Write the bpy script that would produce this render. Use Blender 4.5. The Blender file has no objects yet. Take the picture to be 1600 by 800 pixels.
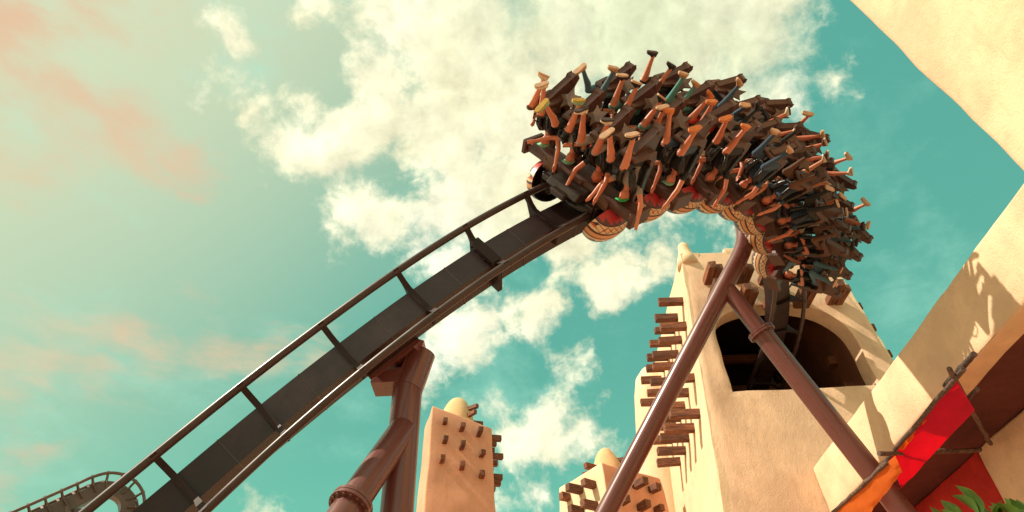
import bpy, bmesh, math, random
from mathutils import Vector, Matrix, noise
random.seed(7)
V = Vector
scene = bpy.context.scene
col = scene.collection

# ------------------------------------------------------------------ camera
FOC = 1000.0                                   # focal length in pixels of a 1600 px wide picture
Zc = V((-50, 1090, -1000)).normalized()        # zenith seen from the camera
Yc = (V((0, 0, -1)) - V((0, 0, -1)).dot(Zc) * Zc).normalized()
Xc = Yc.cross(Zc)
R = Matrix((Xc, Yc, Zc))                       # camera -> world
CAM = V((0, 0, 1.6))
cd = bpy.data.cameras.new('camera'); cam = bpy.data.objects.new('camera', cd); col.objects.link(cam)
cd.sensor_width = 36; cd.lens = 36 * FOC / 1600; cd.clip_start = 0.05; cd.clip_end = 5000
cam.matrix_world = Matrix.Translation(CAM) @ R.to_4x4()
scene.camera = cam
def ray(x, y): return (R @ V((x - 800, 400 - y, -FOC))).normalized()
def atD(x, y, d): return CAM + ray(x, y) * d
def onY(x, y, Y): r = ray(x, y); return CAM + r * (Y / r.y)
def onX(x, y, X): r = ray(x, y); return CAM + r * (X / r.x)
def onZ(x, y, Z): r = ray(x, y); return CAM + r * ((Z - CAM.z) / r.z)

# ------------------------------------------------------------------ light
LIGHT = V((1.0, 0.31, -1.12)).normalized()       # direction the sunlight travels
el = math.asin(-LIGHT.z)
sd = bpy.data.lights.new('sun', 'SUN'); sd.energy = 4.9; sd.angle = math.radians(0.5); sd.color = (1.0, 0.88, 0.69)
sun = bpy.data.objects.new('sun', sd); col.objects.link(sun)
sun.rotation_euler = LIGHT.to_track_quat('-Z', 'Y').to_euler(); sun.location = (-30, -15, 40)
scene.view_settings.view_transform = 'Standard'; scene.view_settings.look = 'None'
scene.view_settings.exposure = 0.45; scene.view_settings.gamma = 1.0

# ------------------------------------------------------------------ node helper
class NT:
    def __init__(s, tree): s.t = tree; s.n = tree.nodes; s.l = tree.links
    def node(s, kind, ins=None, **props):
        n = s.n.new(kind)
        for k, v in props.items(): setattr(n, k, v)
        for k, v in (ins or {}).items():
            if isinstance(v, bpy.types.NodeSocket): s.l.new(v, n.inputs[k])
            else: n.inputs[k].default_value = v
        return n
    def math(s, op, a, b=0.0, c=0.0, clamp=False):
        n = s.node('ShaderNodeMath', {0: a, 1: b, 2: c}, operation=op, use_clamp=clamp); return n.outputs[0]
    def vmath(s, op, a, b=(0, 0, 0)):
        n = s.node('ShaderNodeVectorMath', {0: a, 1: b}, operation=op)
        return n.outputs['Value'] if op in ('DISTANCE', 'LENGTH', 'DOT_PRODUCT') else n.outputs[0]
    def mix(s, f, a, b, blend='MIX'):
        n = s.node('ShaderNodeMix', {0: f, 6: a, 7: b}, data_type='RGBA', blend_type=blend); return n.outputs[2]
    def noise(s, vec, scale, detail=4, rough=0.55, dist=0.0):
        return s.node('ShaderNodeTexNoise', {'Vector': vec, 'Scale': scale, 'Detail': detail, 'Roughness': rough, 'Distortion': dist})
    def smooth(s, v, lo, hi, a=0.0, b=1.0):
        return s.node('ShaderNodeMapRange', {0: v, 1: lo, 2: hi, 3: a, 4: b}, interpolation_type='SMOOTHSTEP').outputs[0]
    def ramp(s, f, stops, interp='LINEAR'):
        n = s.node('ShaderNodeValToRGB', {0: f}); cr = n.color_ramp; cr.interpolation = interp
        while len(cr.elements) < len(stops): cr.elements.new(0.5)
        for e, (p, c) in zip(cr.elements, stops): e.position = p; e.color = (*c, 1)
        return n.outputs[0]
def rgba(c): return (c[0], c[1], c[2], 1)

# ------------------------------------------------------------------ sky
w = bpy.data.worlds.new('World'); scene.world = w; w.use_nodes = True
W = NT(w.node_tree); W.n.clear()
SKY_STRENGTH = 0.1
sky = W.node('ShaderNodeTexSky', sky_type='NISHITA', sun_disc=False)
sky.sun_elevation = el; sky.sun_rotation = math.atan2(-LIGHT.x, -LIGHT.y)
sky.air_density = 1.0; sky.dust_density = 1.5; sky.ozone_density = 1.0
teal = W.mix(1.0, sky.outputs[0], (1.1, 1.62, 0.52, 1), 'MULTIPLY')
teal = W.mix(0.75, teal, (0.80, 3.45, 3.0, 1))
sdot = W.vmath('DOT_PRODUCT', W.node('ShaderNodeTexCoord').outputs['Generated'], tuple(-LIGHT))
up_ = W.node('ShaderNodeSeparateXYZ', {0: W.node('ShaderNodeTexCoord').outputs['Generated']}).outputs[2]
teal = W.mix(W.smooth(up_, 0.60, 0.05, 0.0, 0.5), teal, (1.9, 5.7, 4.1, 1))
teal = W.mix(W.smooth(sdot, 0.3, 0.9, 0.0, 0.9), teal, (5.6, 5.8, 3.9, 1))
direc = W.node('ShaderNodeTexCoord').outputs['Generated']
nz = W.noise(direc, 5.0, 5, 0.6)
warp = W.vmath('SCALE', W.vmath('SUBTRACT', nz.outputs['Color'], (0.5, 0.5, 0.5))); warp.node.inputs['Scale'].default_value = 0.06
pdir = W.vmath('ADD', direc, warp)
def blobs(lst, vec, soft=0.085):
    acc = None
    for (x, y, r) in lst:
        r = r + 8 if soft < .1 and r < 60 else r
        c = ray(x, y); rad = (ray(x + r * 0.71, y + r * 0.71) - ray(x - r * 0.71, y - r * 0.71)).length / 2
        d = W.vmath('DISTANCE', vec, tuple(c))
        v = W.math('MULTIPLY_ADD', d, -1.0 / soft, rad / soft)
        acc = v if acc is None else W.math('SMOOTH_MAX', acc, v, 0.15)
    return acc
CUM = [(640, 10, 105), (740, 50, 140), (880, 60, 170), (1040, 50, 180), (1170, 50, 130), (585, 120, 75), (450, 225, 62), (530, 225, 70), (610, 190, 85), (490, 170, 45),
       (690, 200, 110), (800, 180, 130), (560, 325, 42), (600, 360, 48), (645, 390, 40), (720, 320, 85), (800, 310, 120), (900, 300, 120), (1000, 240, 130), (1120, 180, 130), (1220, 150, 70), (700, 420, 55), (690, 500, 55), (770, 500, 62), (730, 540, 50),
       (835, 480, 45), (890, 390, 62), (960, 430, 48), (1040, 405, 46), (1100, 360, 50), (365, 70, 40), (375, 120, 38), (350, 105, 34), (385, 165, 30), (890, 545, 20), (660, 570, 45),
       (780, 640, 42), (790, 690, 50), (860, 660, 52), (910, 680, 40), (955, 690, 20), (795, 772, 26), (845, 772, 26), (390, 800, 26), (490, 25, 22), (1290, 130, 20)]
Mb = blobs(CUM, pdir)
low = W.noise(direc, 2.4, 2, 0.5).outputs[0]
axis = ray(760, 430)
far = W.smooth(W.vmath('DISTANCE', direc, tuple(axis)), 0.72, 0.95)
M0 = W.math('MULTIPLY_ADD', low, 5.0, -2.6)
M0 = W.math('ADD', M0, W.math('MULTIPLY_ADD', far, 3.0, -3.0))
Mall = W.math('MAXIMUM', Mb, M0)
fine = W.noise(pdir, 10.0, 14, 0.62, 0.0).outputs[0]
Mall = W.math('MINIMUM', Mall, 1.6)
dens = W.math('ADD', Mall, W.math('MULTIPLY_ADD', fine, 3.2, -1.45))
fine2 = W.noise(W.vmath('ADD', pdir, tuple(-LIGHT * 0.03)), 10.0, 14, 0.62, 0.0).outputs[0]
relief = W.math('MULTIPLY_ADD', W.math('SUBTRACT', fine, fine2), 1.1, 0.99)
shade = W.noise(pdir, 4.0, 6, 0.6).outputs[0]
pale = W.smooth(blobs([(1000, 40, 210), (1150, 90, 150), (820, 10, 150)], pdir, 0.3), -0.1, 0.6, 0.0, 0.85)
mask = W.node('ShaderNodeMapRange', {0: dens, 1: 0.0, 2: W.math('MULTIPLY_ADD', pale, 1.0, 0.66), 3: 0.0, 4: 1.0}, interpolation_type='SMOOTHSTEP').outputs[0]
ccol = W.ramp(shade, [(0.3, (0.84, 0.80, 0.52)), (0.5, (0.98, 0.96, 0.68)), (0.66, (1.0, 1.0, 0.78))])
ccol = W.mix(pale, ccol, (0.68, 0.74, 0.48, 1))
ccol = W.mix(1.0, ccol, W.node('ShaderNodeCombineXYZ', {0: relief, 1: relief, 2: relief}).outputs[0], 'MULTIPLY')
ccol = W.mix(1.0, ccol, (7.9, 7.9, 7.9, 1), 'MULTIPLY')
# thin high streaks, warm towards the left
stre = W.vmath('MULTIPLY', pdir, (5.0, 5.0, 16.0))
sn = W.noise(stre, 1.0, 8, 0.6).outputs[0]
CIR = [(-20, 180, 130), (90, 180, 120), (200, 205, 105), (290, 235, 80), (350, 250, 45), (20, 20, 120), (140, 20, 110), (250, 40, 70), (-20, 575, 95), (60, 575, 75), (150, 570, 62), (240, 572, 52), (330, 574, 46), (420, 578, 40), (500, 570, 26), (190, 520, 40), (110, 535, 45), (-20, 760, 70), (40, 720, 40)]
Mc = blobs(CIR, pdir, 0.16)
cm = W.math('ADD', Mc, W.math('MULTIPLY_ADD', sn, 2.4, -1.15))
cm = W.smooth(cm, -0.05, 0.75, 0.0, 0.9)
pink = W.ramp(W.noise(pdir, 3.5, 4, 0.5).outputs[0], [(0.36, (0.86, 0.84, 0.56)), (0.60, (1.0, 0.66, 0.43))])
pink = W.mix(1.0, pink, (6.0, 6.0, 6.0, 1), 'MULTIPLY')
# wispy veil over the whole sky
veil = W.smooth(W.noise(W.vmath('MULTIPLY', pdir, (4.0, 4.0, 7.0)), 1.3, 9, 0.62).outputs[0], 0.48, 0.80, 0.0, 0.5)
c1 = W.mix(veil, teal, (3.2, 6.3, 4.9, 1))
c1 = W.mix(cm, c1, pink)
c1 = W.mix(mask, c1, ccol)
bg = W.node('ShaderNodeBackground', {'Color': c1, 'Strength': SKY_STRENGTH})
out = W.node('ShaderNodeOutputWorld'); W.l.new(bg.outputs[0], out.inputs[0])

# ------------------------------------------------------------------ materials
MATS = {}
def new_mat(name):
    m = bpy.data.materials.new(name); m.use_nodes = True
    t = NT(m.node_tree); b = t.n['Principled BSDF']; MATS[name] = m
    return m, t, b
def bump(t, b, h, strength, dist):
    n = t.node('ShaderNodeBump', {'Height': h, 'Strength': strength, 'Distance': dist})
    t.l.new(n.outputs[0], b.inputs['Normal']); return n
def stucco(name, base, var=0.16, stain=(0.45, 0.25, 0.13), rough_scale=1.0):
    m, t, b = new_mat(name)
    p = t.node('ShaderNodeNewGeometry').outputs['Position']
    n1 = t.noise(p, 0.7, 6, 0.6).outputs[0]; n2 = t.noise(t.vmath('MULTIPLY', p, (1.6, 1.6, 0.8)), 3.0 * rough_scale, 8, 0.62, 0.7).outputs[0]
    n3 = t.noise(p, 26 * rough_scale, 5, 0.6).outputs[0]
    c = t.mix(t.smooth(n1, 0.35, 0.7), rgba([x * (1 - var) for x in base]), rgba([min(1, x * (1 + var * 0.6)) for x in base]))
    c = t.mix(t.smooth(n2, 0.55, 0.8, 0, 0.22), c, rgba(stain))
    c = t.mix(t.smooth(t.noise(t.vmath('MULTIPLY', p, (3, 3, 0.5)), 1.2, 5, 0.6).outputs[0], 0.55, 0.8, 0, 0.28), c, rgba(stain))
    t.l.new(c, b.inputs['Base Color']); b.inputs['Roughness'].default_value = 0.9
    b.inputs['Specular IOR Level'].default_value = 0.2
    h = t.math('MULTIPLY_ADD', n2, 0.5, t.math('MULTIPLY', n3, 0.32))
    vor = t.node('ShaderNodeTexVoronoi', {'Vector': t.vmath('ADD', p, t.vmath('SCALE', t.noise(p, 3, 4).outputs['Color'])), 'Scale': 1.1}, feature='DISTANCE_TO_EDGE').outputs[0]
    crack = t.smooth(vor, 0.0, 0.018, -0.12, 0.0)
    h = t.math('ADD', h, crack)
    bump(t, b, h, 0.42, 0.09)
    return m
stucco('stucco', (0.74, 0.53, 0.35))
stucco('stucco_warm', (0.79, 0.54, 0.37))
stucco('stucco_cream', (0.80, 0.58, 0.38), 0.10)
stucco('stucco_orange', (0.70, 0.35, 0.23), 0.12, (0.45, 0.18, 0.08))
stucco('stucco_dome', (0.72, 0.48, 0.26), 0.12, (0.5, 0.3, 0.15), 1.6)
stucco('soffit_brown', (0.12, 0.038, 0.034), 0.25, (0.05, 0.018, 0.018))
stucco('inner_shade', (0.035, 0.014, 0.012), 0.25, (0.02, 0.01, 0.01))  # near-black stands in for the shade inside the tunnel
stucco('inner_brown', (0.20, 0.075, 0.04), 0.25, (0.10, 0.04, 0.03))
stucco('red_plaster', (0.52, 0.035, 0.03), 0.25, (0.30, 0.03, 0.03))
def paint(name, base, rough=0.38, var=0.25, scale=3.0, metal=0.0, coat=0.0, bumpy=0.0, streak=0.3, spec=0.4):
    m, t, b = new_mat(name)
    p = t.node('ShaderNodeTexCoord').outputs['Object']
    n = t.noise(p, scale, 8, 0.65).outputs[0]; n2 = t.noise(t.vmath('MULTIPLY', p, (6, 6, 1.2)), scale * 2, 5, 0.6).outputs[0]
    c = t.mix(t.smooth(n, 0.35, 0.7), rgba([x * (1 - var) for x in base]), rgba([x * (1 + var) for x in base]))
    c = t.mix(t.smooth(n2, 0.6, 0.85, 0, streak), c, rgba([x * 1.35 + 0.008 for x in base]))
    t.l.new(c, b.inputs['Base Color'])
    t.l.new(t.smooth(n, 0.3, 0.8, rough - 0.06, rough + 0.12), b.inputs['Roughness'])
    b.inputs['Specular IOR Level'].default_value = spec; b.inputs['Metallic'].default_value = metal; b.inputs['Coat Weight'].default_value = coat
    if bumpy: bump(t, b, n2, bumpy, 0.01)
    return m
paint('tube_paint', (0.130, 0.040, 0.034), 0.30, 0.05, 0.8, 0.0, 0.25, streak=0.0, spec=0.5)
paint('track_paint', (0.026, 0.012, 0.012), 0.42, 0.2, 1.2, spec=0.35)
paint('tie_paint', (0.026, 0.013, 0.012), 0.6, 0.2, 1.2, spec=0.25)
paint('rail_paint', (0.050, 0.028, 0.025), 0.32, 0.2, 1.5)
paint('steel_worn', (0.30, 0.27, 0.24), 0.3, 0.2, 4, 0.6)
paint('loop_paint', (0.11, 0.075, 0.06), 0.35, 0.2, 1.5)
paint('car_brown', (0.074, 0.030, 0.021), 0.40, 0.2, 5)
paint('car_dark', (0.035, 0.022, 0.020), 0.38, 0.3, 5)
paint('bracket_brown', (0.10, 0.05, 0.028), 0.5, 0.25, 5)
paint('vinyl_black', (0.012, 0.011, 0.012), 0.32, 0.2, 8)
paint('rubber', (0.02, 0.018, 0.018), 0.6, 0.2, 8)
paint('bolt_steel', (0.12, 0.06, 0.045), 0.4, 0.2, 8)
def cloth(name, base, rough=0.85):
    m, t, b = new_mat(name)
    p = t.node('ShaderNodeTexCoord').outputs['Object']
    n = t.noise(p, 9, 5, 0.6).outputs[0]
    c = t.mix(n, rgba([x * 0.7 for x in base]), rgba([min(1, x * 1.25) for x in base]))
    t.l.new(c, b.inputs['Base Color']); b.inputs['Roughness'].default_value = rough
    bump(t, b, t.noise(p, 40, 3).outputs[0], 0.3, 0.01)
    return m
def skinmat(name, base):
    m, t, b = new_mat(name)
    p = t.node('ShaderNodeTexCoord').outputs['Object']
    c = t.mix(t.noise(p, 12, 4).outputs[0], rgba([x * 0.85 for x in base]), rgba([min(1, x * 1.12) for x in base]))
    t.l.new(c, b.inputs['Base Color']); b.inputs['Roughness'].default_value = 0.5
    return m
for i, c in enumerate([(0.52, 0.18, 0.10), (0.46, 0.14, 0.075), (0.56, 0.22, 0.13), (0.40, 0.115, 0.06)]): skinmat('skin_%d' % i, c)
CLOTH = {'black': (0.015, 0.014, 0.016), 'navy': (0.03, 0.06, 0.10), 'denim': (0.06, 0.13, 0.17), 'teal': (0.08, 0.24, 0.22), 'grey': (0.25, 0.22, 0.2), 'white': (0.72, 0.62, 0.5),
         'maroon': (0.22, 0.02, 0.04), 'khaki': (0.30, 0.22, 0.12), 'red': (0.5, 0.04, 0.03), 'olive': (0.13, 0.11, 0.05), 'green': (0.03, 0.38, 0.10), 'mint': (0.22, 0.52, 0.36),
         'tan': (0.50, 0.28, 0.14), 'orange': (0.55, 0.17, 0.05), 'cream': (0.72, 0.60, 0.44), 'yellow': (0.45, 0.30, 0.05), 'ginger': (0.35, 0.07, 0.03), 'brown': (0.10, 0.045, 0.025)}
for k, c in CLOTH.items(): cloth('cloth_' + k, c)
def woodmat(name, base, dark):
    m, t, b = new_mat(name)
    p = t.node('ShaderNodeTexCoord').outputs['Object']
    rnd = t.node('ShaderNodeObjectInfo').outputs['Random']
    q = t.vmath('ADD', p, t.node('ShaderNodeCombineXYZ', {0: t.math('MULTIPLY', rnd, 30), 1: t.math('MULTIPLY', rnd, 17)}).outputs[0])
    g = t.noise(t.vmath('MULTIPLY', q, (1.2, 14, 14)), 1.5, 7, 0.65, 0.8).outputs[0]
    c = t.mix(t.smooth(g, 0.35, 0.68), rgba(dark), rgba(base))
    c = t.mix(1.0, c, t.ramp(rnd, [(0, (0.65, 0.65, 0.65)), (1, (1.25, 1.2, 1.1))]), 'MULTIPLY')
    t.l.new(c, b.inputs['Base Color']); b.inputs['Roughness'].default_value = 0.75
    bump(t, b, g, 0.9, 0.03)
    return m
woodmat('beam_wood', (0.27, 0.095, 0.042), (0.075, 0.026, 0.014))
woodmat('pole_wood', (0.17, 0.10, 0.075), (0.035, 0.02, 0.018))
def awning(name, base, trans):
    m, t, b = new_mat(name)
    p = t.node('ShaderNodeNewGeometry').outputs['Position']
    n = t.noise(p, 1.6, 5, 0.6, 0.5).outputs[0]
    c = t.mix(n, rgba([x * 0.75 for x in base]), rgba([min(1, x * 1.15) for x in base]))
    t.l.new(c, b.inputs['Base Color']); b.inputs['Roughness'].default_value = 0.8
    tr = t.node('ShaderNodeBsdfTranslucent', {'Color': rgba(trans)})
    mx = t.node('ShaderNodeMixShader', {0: 0.55}); t.l.new(b.outputs[0], mx.inputs[1]); t.l.new(tr.outputs[0], mx.inputs[2])
    t.l.new(mx.outputs[0], t.n['Material Output'].inputs[0])
    bump(t, b, t.noise(p, 5, 5).outputs[0], 0.5, 0.05)
    return m
awning('awning_red', (0.62, 0.008, 0.075), (0.9, 0.0, 0.08))
awning('awning_orange', (0.80, 0.24, 0.03), (0.95, 0.30, 0.02))
def leafmat():
    m, t, b = new_mat('leaf_green')
    rnd = t.node('ShaderNodeObjectInfo').outputs['Random']
    c = t.ramp(rnd, [(0, (0.04, 0.085, 0.014)), (0.6, (0.075, 0.14, 0.02)), (1, (0.13, 0.20, 0.03))])
    t.l.new(c, b.inputs['Base Color']); b.inputs['Roughness'].default_value = 0.4
    tr = t.node('ShaderNodeBsdfTranslucent', {'Color': (0.25, 0.42, 0.04, 1)})
    mx = t.node('ShaderNodeMixShader', {0: 0.3}); t.l.new(b.outputs[0], mx.inputs[1]); t.l.new(tr.outputs[0], mx.inputs[2])
    t.l.new(mx.outputs[0], t.n['Material Output'].inputs[0])
leafmat()
def covermat():
    """hand-painted pattern of the wheel covers: bands in local z, teeth and lozenges along local y"""
    m, t, b = new_mat('cover_paint')
    s = t.node('ShaderNodeSeparateXYZ', {0: t.node('ShaderNodeTexCoord').outputs['Object']})
    y = s.outputs[1]; z = t.math('ADD', s.outputs[2], 0.27)
    tri = t.math('PINGPONG', t.math('ADD', y, 5.0), 0.065)            # 0..0.065
    tri2 = t.math('PINGPONG', t.math('ADD', y, 5.0), 0.10)
    dark, cream, tan, red, plum = (0.03, 0.015, 0.018), (0.62, 0.46, 0.28), (0.55, 0.27, 0.11), (0.42, 0.03, 0.035), (0.10, 0.035, 0.045)
    c = rgba(plum)
    def band(c, colr, lo, hi, wob_lo=None, wob_hi=None):
        a = t.math('SUBTRACT', z, wob_lo) if wob_lo else z
        bb = t.math('SUBTRACT', z, wob_hi) if wob_hi else z
        f = t.math('MULTIPLY', t.math('GREATER_THAN', a, lo), t.math('LESS_THAN', bb, hi))
        return t.mix(f, c, rgba(colr))
    c = band(c, red, -0.9, -0.10, None, tri)
    c = band(c, dark, -0.9, -0.24, None, tri2)
    c = band(c, cream, 0.0, 0.15)
    # lozenges
    dz = t.math('ABSOLUTE', t.math('SUBTRACT', z, 0.075))
    loz = t.math('ADD', dz, tri)
    lf = t.math('MULTIPLY', t.math('GREATER_THAN', loz, 0.055), t.math('LESS_THAN', loz, 0.072))
    c = t.mix(t.math('MULTIPLY', lf, t.math('LESS_THAN', dz, 0.075)), c, rgba(dark))
    dot = t.math('LESS_THAN', t.math('ADD', dz, t.math('SUBTRACT', 0.065, tri)), 0.03)
    c = t.mix(t.math('MULTIPLY', dot, t.math('LESS_THAN', dz, 0.05)), c, rgba((0.45, 0.06, 0.02)))
    c = band(c, dark, 0.15, 0.17); c = band(c, dark, -0.02, 0.0)
    c = band(c, tan, 0.20, 0.29)
    c = band(c, cream, 0.33, 0.38, None, tri)
    n = t.noise(t.node('ShaderNodeTexCoord').outputs['Object'], 7, 6, 0.6).outputs[0]
    c = t.mix(t.smooth(n, 0.5, 0.8, 0, 0.4), c, rgba((0.12, 0.06, 0.045)))
    t.l.new(c, b.inputs['Base Color']); b.inputs['Roughness'].default_value = 0.35
covermat()
def groundmat():
    m, t, b = new_mat('paving')
    p = t.node('ShaderNodeNewGeometry').outputs['Position']
    n = t.noise(p, 0.5, 7, 0.6).outputs[0]
    c = t.mix(n, (0.36, 0.20, 0.12, 1), (0.60, 0.38, 0.24, 1))  # unseen ground; warm tone picked for the light it bounces onto shaded walls
    br = t.node('ShaderNodeTexBrick', {'Vector': p, 'Color1': (1, 1, 1, 1), 'Color2': (0.85, 0.85, 0.85, 1), 'Mortar': (0.55, 0.5, 0.45, 1), 'Scale': 2.0, 'Mortar Size': 0.02})
    c = t.mix(1.0, c, br.outputs[0], 'MULTIPLY')
    t.l.new(c, b.inputs['Base Color']); b.inputs['Roughness'].default_value = 0.85
groundmat()
cloth('eye_dark', (0.02, 0.015, 0.015)); cloth('sole_pale', (0.55, 0.36, 0.24)); cloth('sole_dark', (0.05, 0.03, 0.03))

# ------------------------------------------------------------------ mesh helpers
def mesh_from(bm, name, mats, smooth=False, angle=None):
    me = bpy.data.meshes.new(name); bmesh.ops.recalc_face_normals(bm, faces=bm.faces); bm.to_mesh(me); bm.free()
    for m in (mats if isinstance(mats, (list, tuple)) else [mats]): me.materials.append(MATS[m])
    if smooth:
        me.polygons.foreach_set('use_smooth', [True] * len(me.polygons))
        if angle: me.set_sharp_from_angle(angle=math.radians(angle))
    return me
def link(name, me, parent=None, mat=None):
    o = bpy.data.objects.new(name, me); col.objects.link(o)
    if parent: o.parent = parent
    if mat is not None:
        if parent: o.matrix_local = mat
        else: o.matrix_world = mat
    return o
def tag(o, label=None, cat=None, group=None, kind=None):
    if label: o['label'] = label
    if cat: o['category'] = cat
    if group: o['group'] = group
    if kind: o['kind'] = kind
    return o
def empty(name, loc=(0, 0, 0), label=None, cat=None, group=None):
    o = bpy.data.objects.new(name, None); col.objects.link(o); o.location = loc; o.empty_display_size = 0.2
    return tag(o, label, cat, group)
def box(bm, lo, hi, M=None, mi=0):
    vs = [bm.verts.new(V((x, y, z))) for z in (lo[2], hi[2]) for y in (lo[1], hi[1]) for x in (lo[0], hi[0])]
    if M: 
        for v in vs: v.co = M @ v.co
    fs = []
    for f in ((0, 2, 3, 1), (4, 5, 7, 6), (0, 1, 5, 4), (1, 3, 7, 5), (3, 2, 6, 7), (2, 0, 4, 6)):
        fc = bm.faces.new([vs[i] for i in f]); fc.material_index = mi; fs.append(fc)
    return vs
def prism(bm, poly, fn, t0, t1, mi=0):
    """poly in 2D, fn(u, v, t) -> Vector; extruded from t0 to t1"""
    a = [bm.verts.new(fn(u, v, t0)) for u, v in poly]; b = [bm.verts.new(fn(u, v, t1)) for u, v in poly]
    n = len(poly)
    f = [bm.faces.new(a), bm.faces.new(b[::-1])]
    for i in range(n): f.append(bm.faces.new((a[i], a[(i + 1) % n], b[(i + 1) % n], b[i])))
    for x in f: x.material_index = mi
def sweep(bm, rings, closed=False, caps=True, mi=0):
    """rings: list of lists of Vectors"""
    rv = [[bm.verts.new(p) for p in r] for r in rings]; n = len(rv[0])
    for a, b in zip(rv, rv[1:] + ([rv[0]] if closed else [])):
        for i in range(n):
            f = bm.faces.new((a[i], a[(i + 1) % n], b[(i + 1) % n], b[i])); f.material_index = mi
    if caps and not closed:
        bm.faces.new(rv[0][::-1]).material_index = mi; bm.faces.new(rv[-1]).material_index = mi
def frame_of(d, up=None):
    d = d.normalized(); u = up or (V((0, 0, 1)) if abs(d.z) < 0.9 else V((1, 0, 0)))
    x = u.cross(d).normalized(); return x, d.cross(x)
def tube(bm, pts, rad, seg=10, caps=True, mi=0):
    """tube along points, rad float or list; parallel transported"""
    pts = [V(p) for p in pts]; n = len(pts)
    rad = rad if isinstance(rad, (list, tuple)) else [rad] * n
    rings = []; x = None
    for i, p in enumerate(pts):
        d = (pts[min(i + 1, n - 1)] - pts[max(i - 1, 0)]).normalized()
        if x is None: x, y = frame_of(d)
        else: x = (x - d * x.dot(d)).normalized(); y = d.cross(x)
        rings.append([p + (x * math.cos(a) + y * math.sin(a)) * rad[i] for a in [2 * math.pi * k / seg for k in range(seg)]])
    sweep(bm, rings, caps=caps, mi=mi)
def ellipsoid(bm, c, r, seg=16, rings=10, M=None, mi=0, zmin=-1.0):
    c = V(c); rr = []
    for i in range(rings + 1):
        a = -math.pi / 2 + math.pi * i / rings
        s = max(math.sin(a), zmin)
        rr.append((math.sqrt(max(0.0004, 1 - s * s)), s))
    R_ = []
    for (cr, s) in rr:
        ring = [V((c.x + r[0] * cr * math.cos(2 * math.pi * k / seg), c.y + r[1] * cr * math.sin(2 * math.pi * k / seg), c.z + r[2] * s)) for k in range(seg)]
        R_.append([M @ p for p in ring] if M else ring)
    sweep(bm, R_, mi=mi)
def obj(name, bm, mats, parent=None, mat=None, smooth=False, angle=None):
    return link(name, mesh_from(bm, name, mats, smooth, angle), parent, mat)
def rounded_block(size, r=0.1, step=0.5, wob=0.03, taper=(0, 0), seed=0.0, wscale=0.8):
    """hand-plastered block standing on z=0, centred in x and y, battered by taper (metres inwards per metre height), rounded edges, wavy faces"""
    sx, sy, sz = size
    def coords(lo, hi):
        n = max(2, int((hi - lo - 2 * r) / step)); mid = [lo + r + (hi - lo - 2 * r) * i / n for i in range(n + 1)]
        return [lo, lo + r * 0.12, lo + r * 0.45] + mid + [hi - r * 0.45, hi - r * 0.12, hi]
    X, Y, Z = coords(-sx / 2, sx / 2), coords(-sy / 2, sy / 2), coords(0, sz)
    bm = bmesh.new(); cache = {}
    hx, hy = sx / 2, sy / 2
    def vert(x, y, z):
        k = (round(x, 5), round(y, 5), round(z, 5))
        if k in cache: return cache[k]
        cx, cy, cz = max(-hx + r, min(hx - r, x)), max(-hy + r, min(hy - r, y)), max(r, min(sz - r, z))
        d = V((x - cx, y - cy, z - cz)); c = V((cx, cy, cz))
        p = c + d.normalized() * r if d.length > 1e-6 else V((x, y, z))
        f = 1 - taper[0] * p.z / hx if hx else 1; g = 1 - taper[1] * p.z / hy
        p = V((p.x * f, p.y * g, p.z))
        q = p * wscale + V((seed, seed * 1.7, -seed))
        p += noise.noise_vector(q) * wob + noise.noise_vector(q * 3.1) * wob * 0.4
        cache[k] = bm.verts.new(p); return cache[k]
    def grid(A, B, fn, flip):
        for i in range(len(A) - 1):
            for j in range(len(B) - 1):
                q = [fn(A[i], B[j]), fn(A[i + 1], B[j]), fn(A[i + 1], B[j + 1]), fn(A[i], B[j + 1])]
                if len(set(q)) == 4: bm.faces.new(q[::-1] if flip else q)
    for s, fl in ((-sx / 2, True), (sx / 2, False)): grid(Y, Z, lambda a, b: vert(s, a, b), fl)
    for s, fl in ((-sy / 2, False), (sy / 2, True)): grid(X, Z, lambda a, b: vert(a, s, b), fl)
    for s, fl in ((0, True), (sz, False)): grid(X, Y, lambda a, b: vert(a, b, s), fl)
    return bm
_beam = {}
def beam_mesh(kind=0):
    """hewn roof beam along local x from 0 to 1, 0.25 thick"""
    if kind in _beam: return _beam[kind]
    rs = random.Random(kind); bm = bmesh.new(); box(bm, (-0.15, -0.125, -0.135), (1, 0.125, 0.135))
    for v in bm.verts: v.co += V((rs.uniform(-.02, .02) if v.co.x > .5 else 0, rs.uniform(-.012, .012), rs.uniform(-.012, .012)))
    bmesh.ops.bevel(bm, geom=bm.edges[:], offset=0.018, segments=1, affect='EDGES')
    _beam[kind] = mesh_from(bm, 'beam', 'beam_wood'); return _beam[kind]
def put_beam(parent, root, direction, length=1.0, thick=1.0):
    """a wooden beam (part) rooted in a wall, in the parent's local space"""
    d = V(direction).normalized(); x = d; y = V((0, 0, 1)).cross(x).normalized(); z = x.cross(y)
    rot = Matrix((x, y, z)).transposed().to_4x4() @ Matrix.Rotation(random.uniform(-.06, .06), 4, 'X')
    sc = Matrix.Diagonal((length, thick, thick, 1))
    return link('beam', beam_mesh(random.randint(0, 5)), parent, Matrix.Translation(root) @ rot @ sc)

# ------------------------------------------------------------------ ground
bm = bmesh.new(); s = 600
bm.faces.new([bm.verts.new((x, y, 0)) for x, y in ((-s, -s), (s, -s), (s, s), (-s, s))])
tag(obj('ground', bm, 'paving'), kind='structure')

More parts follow.
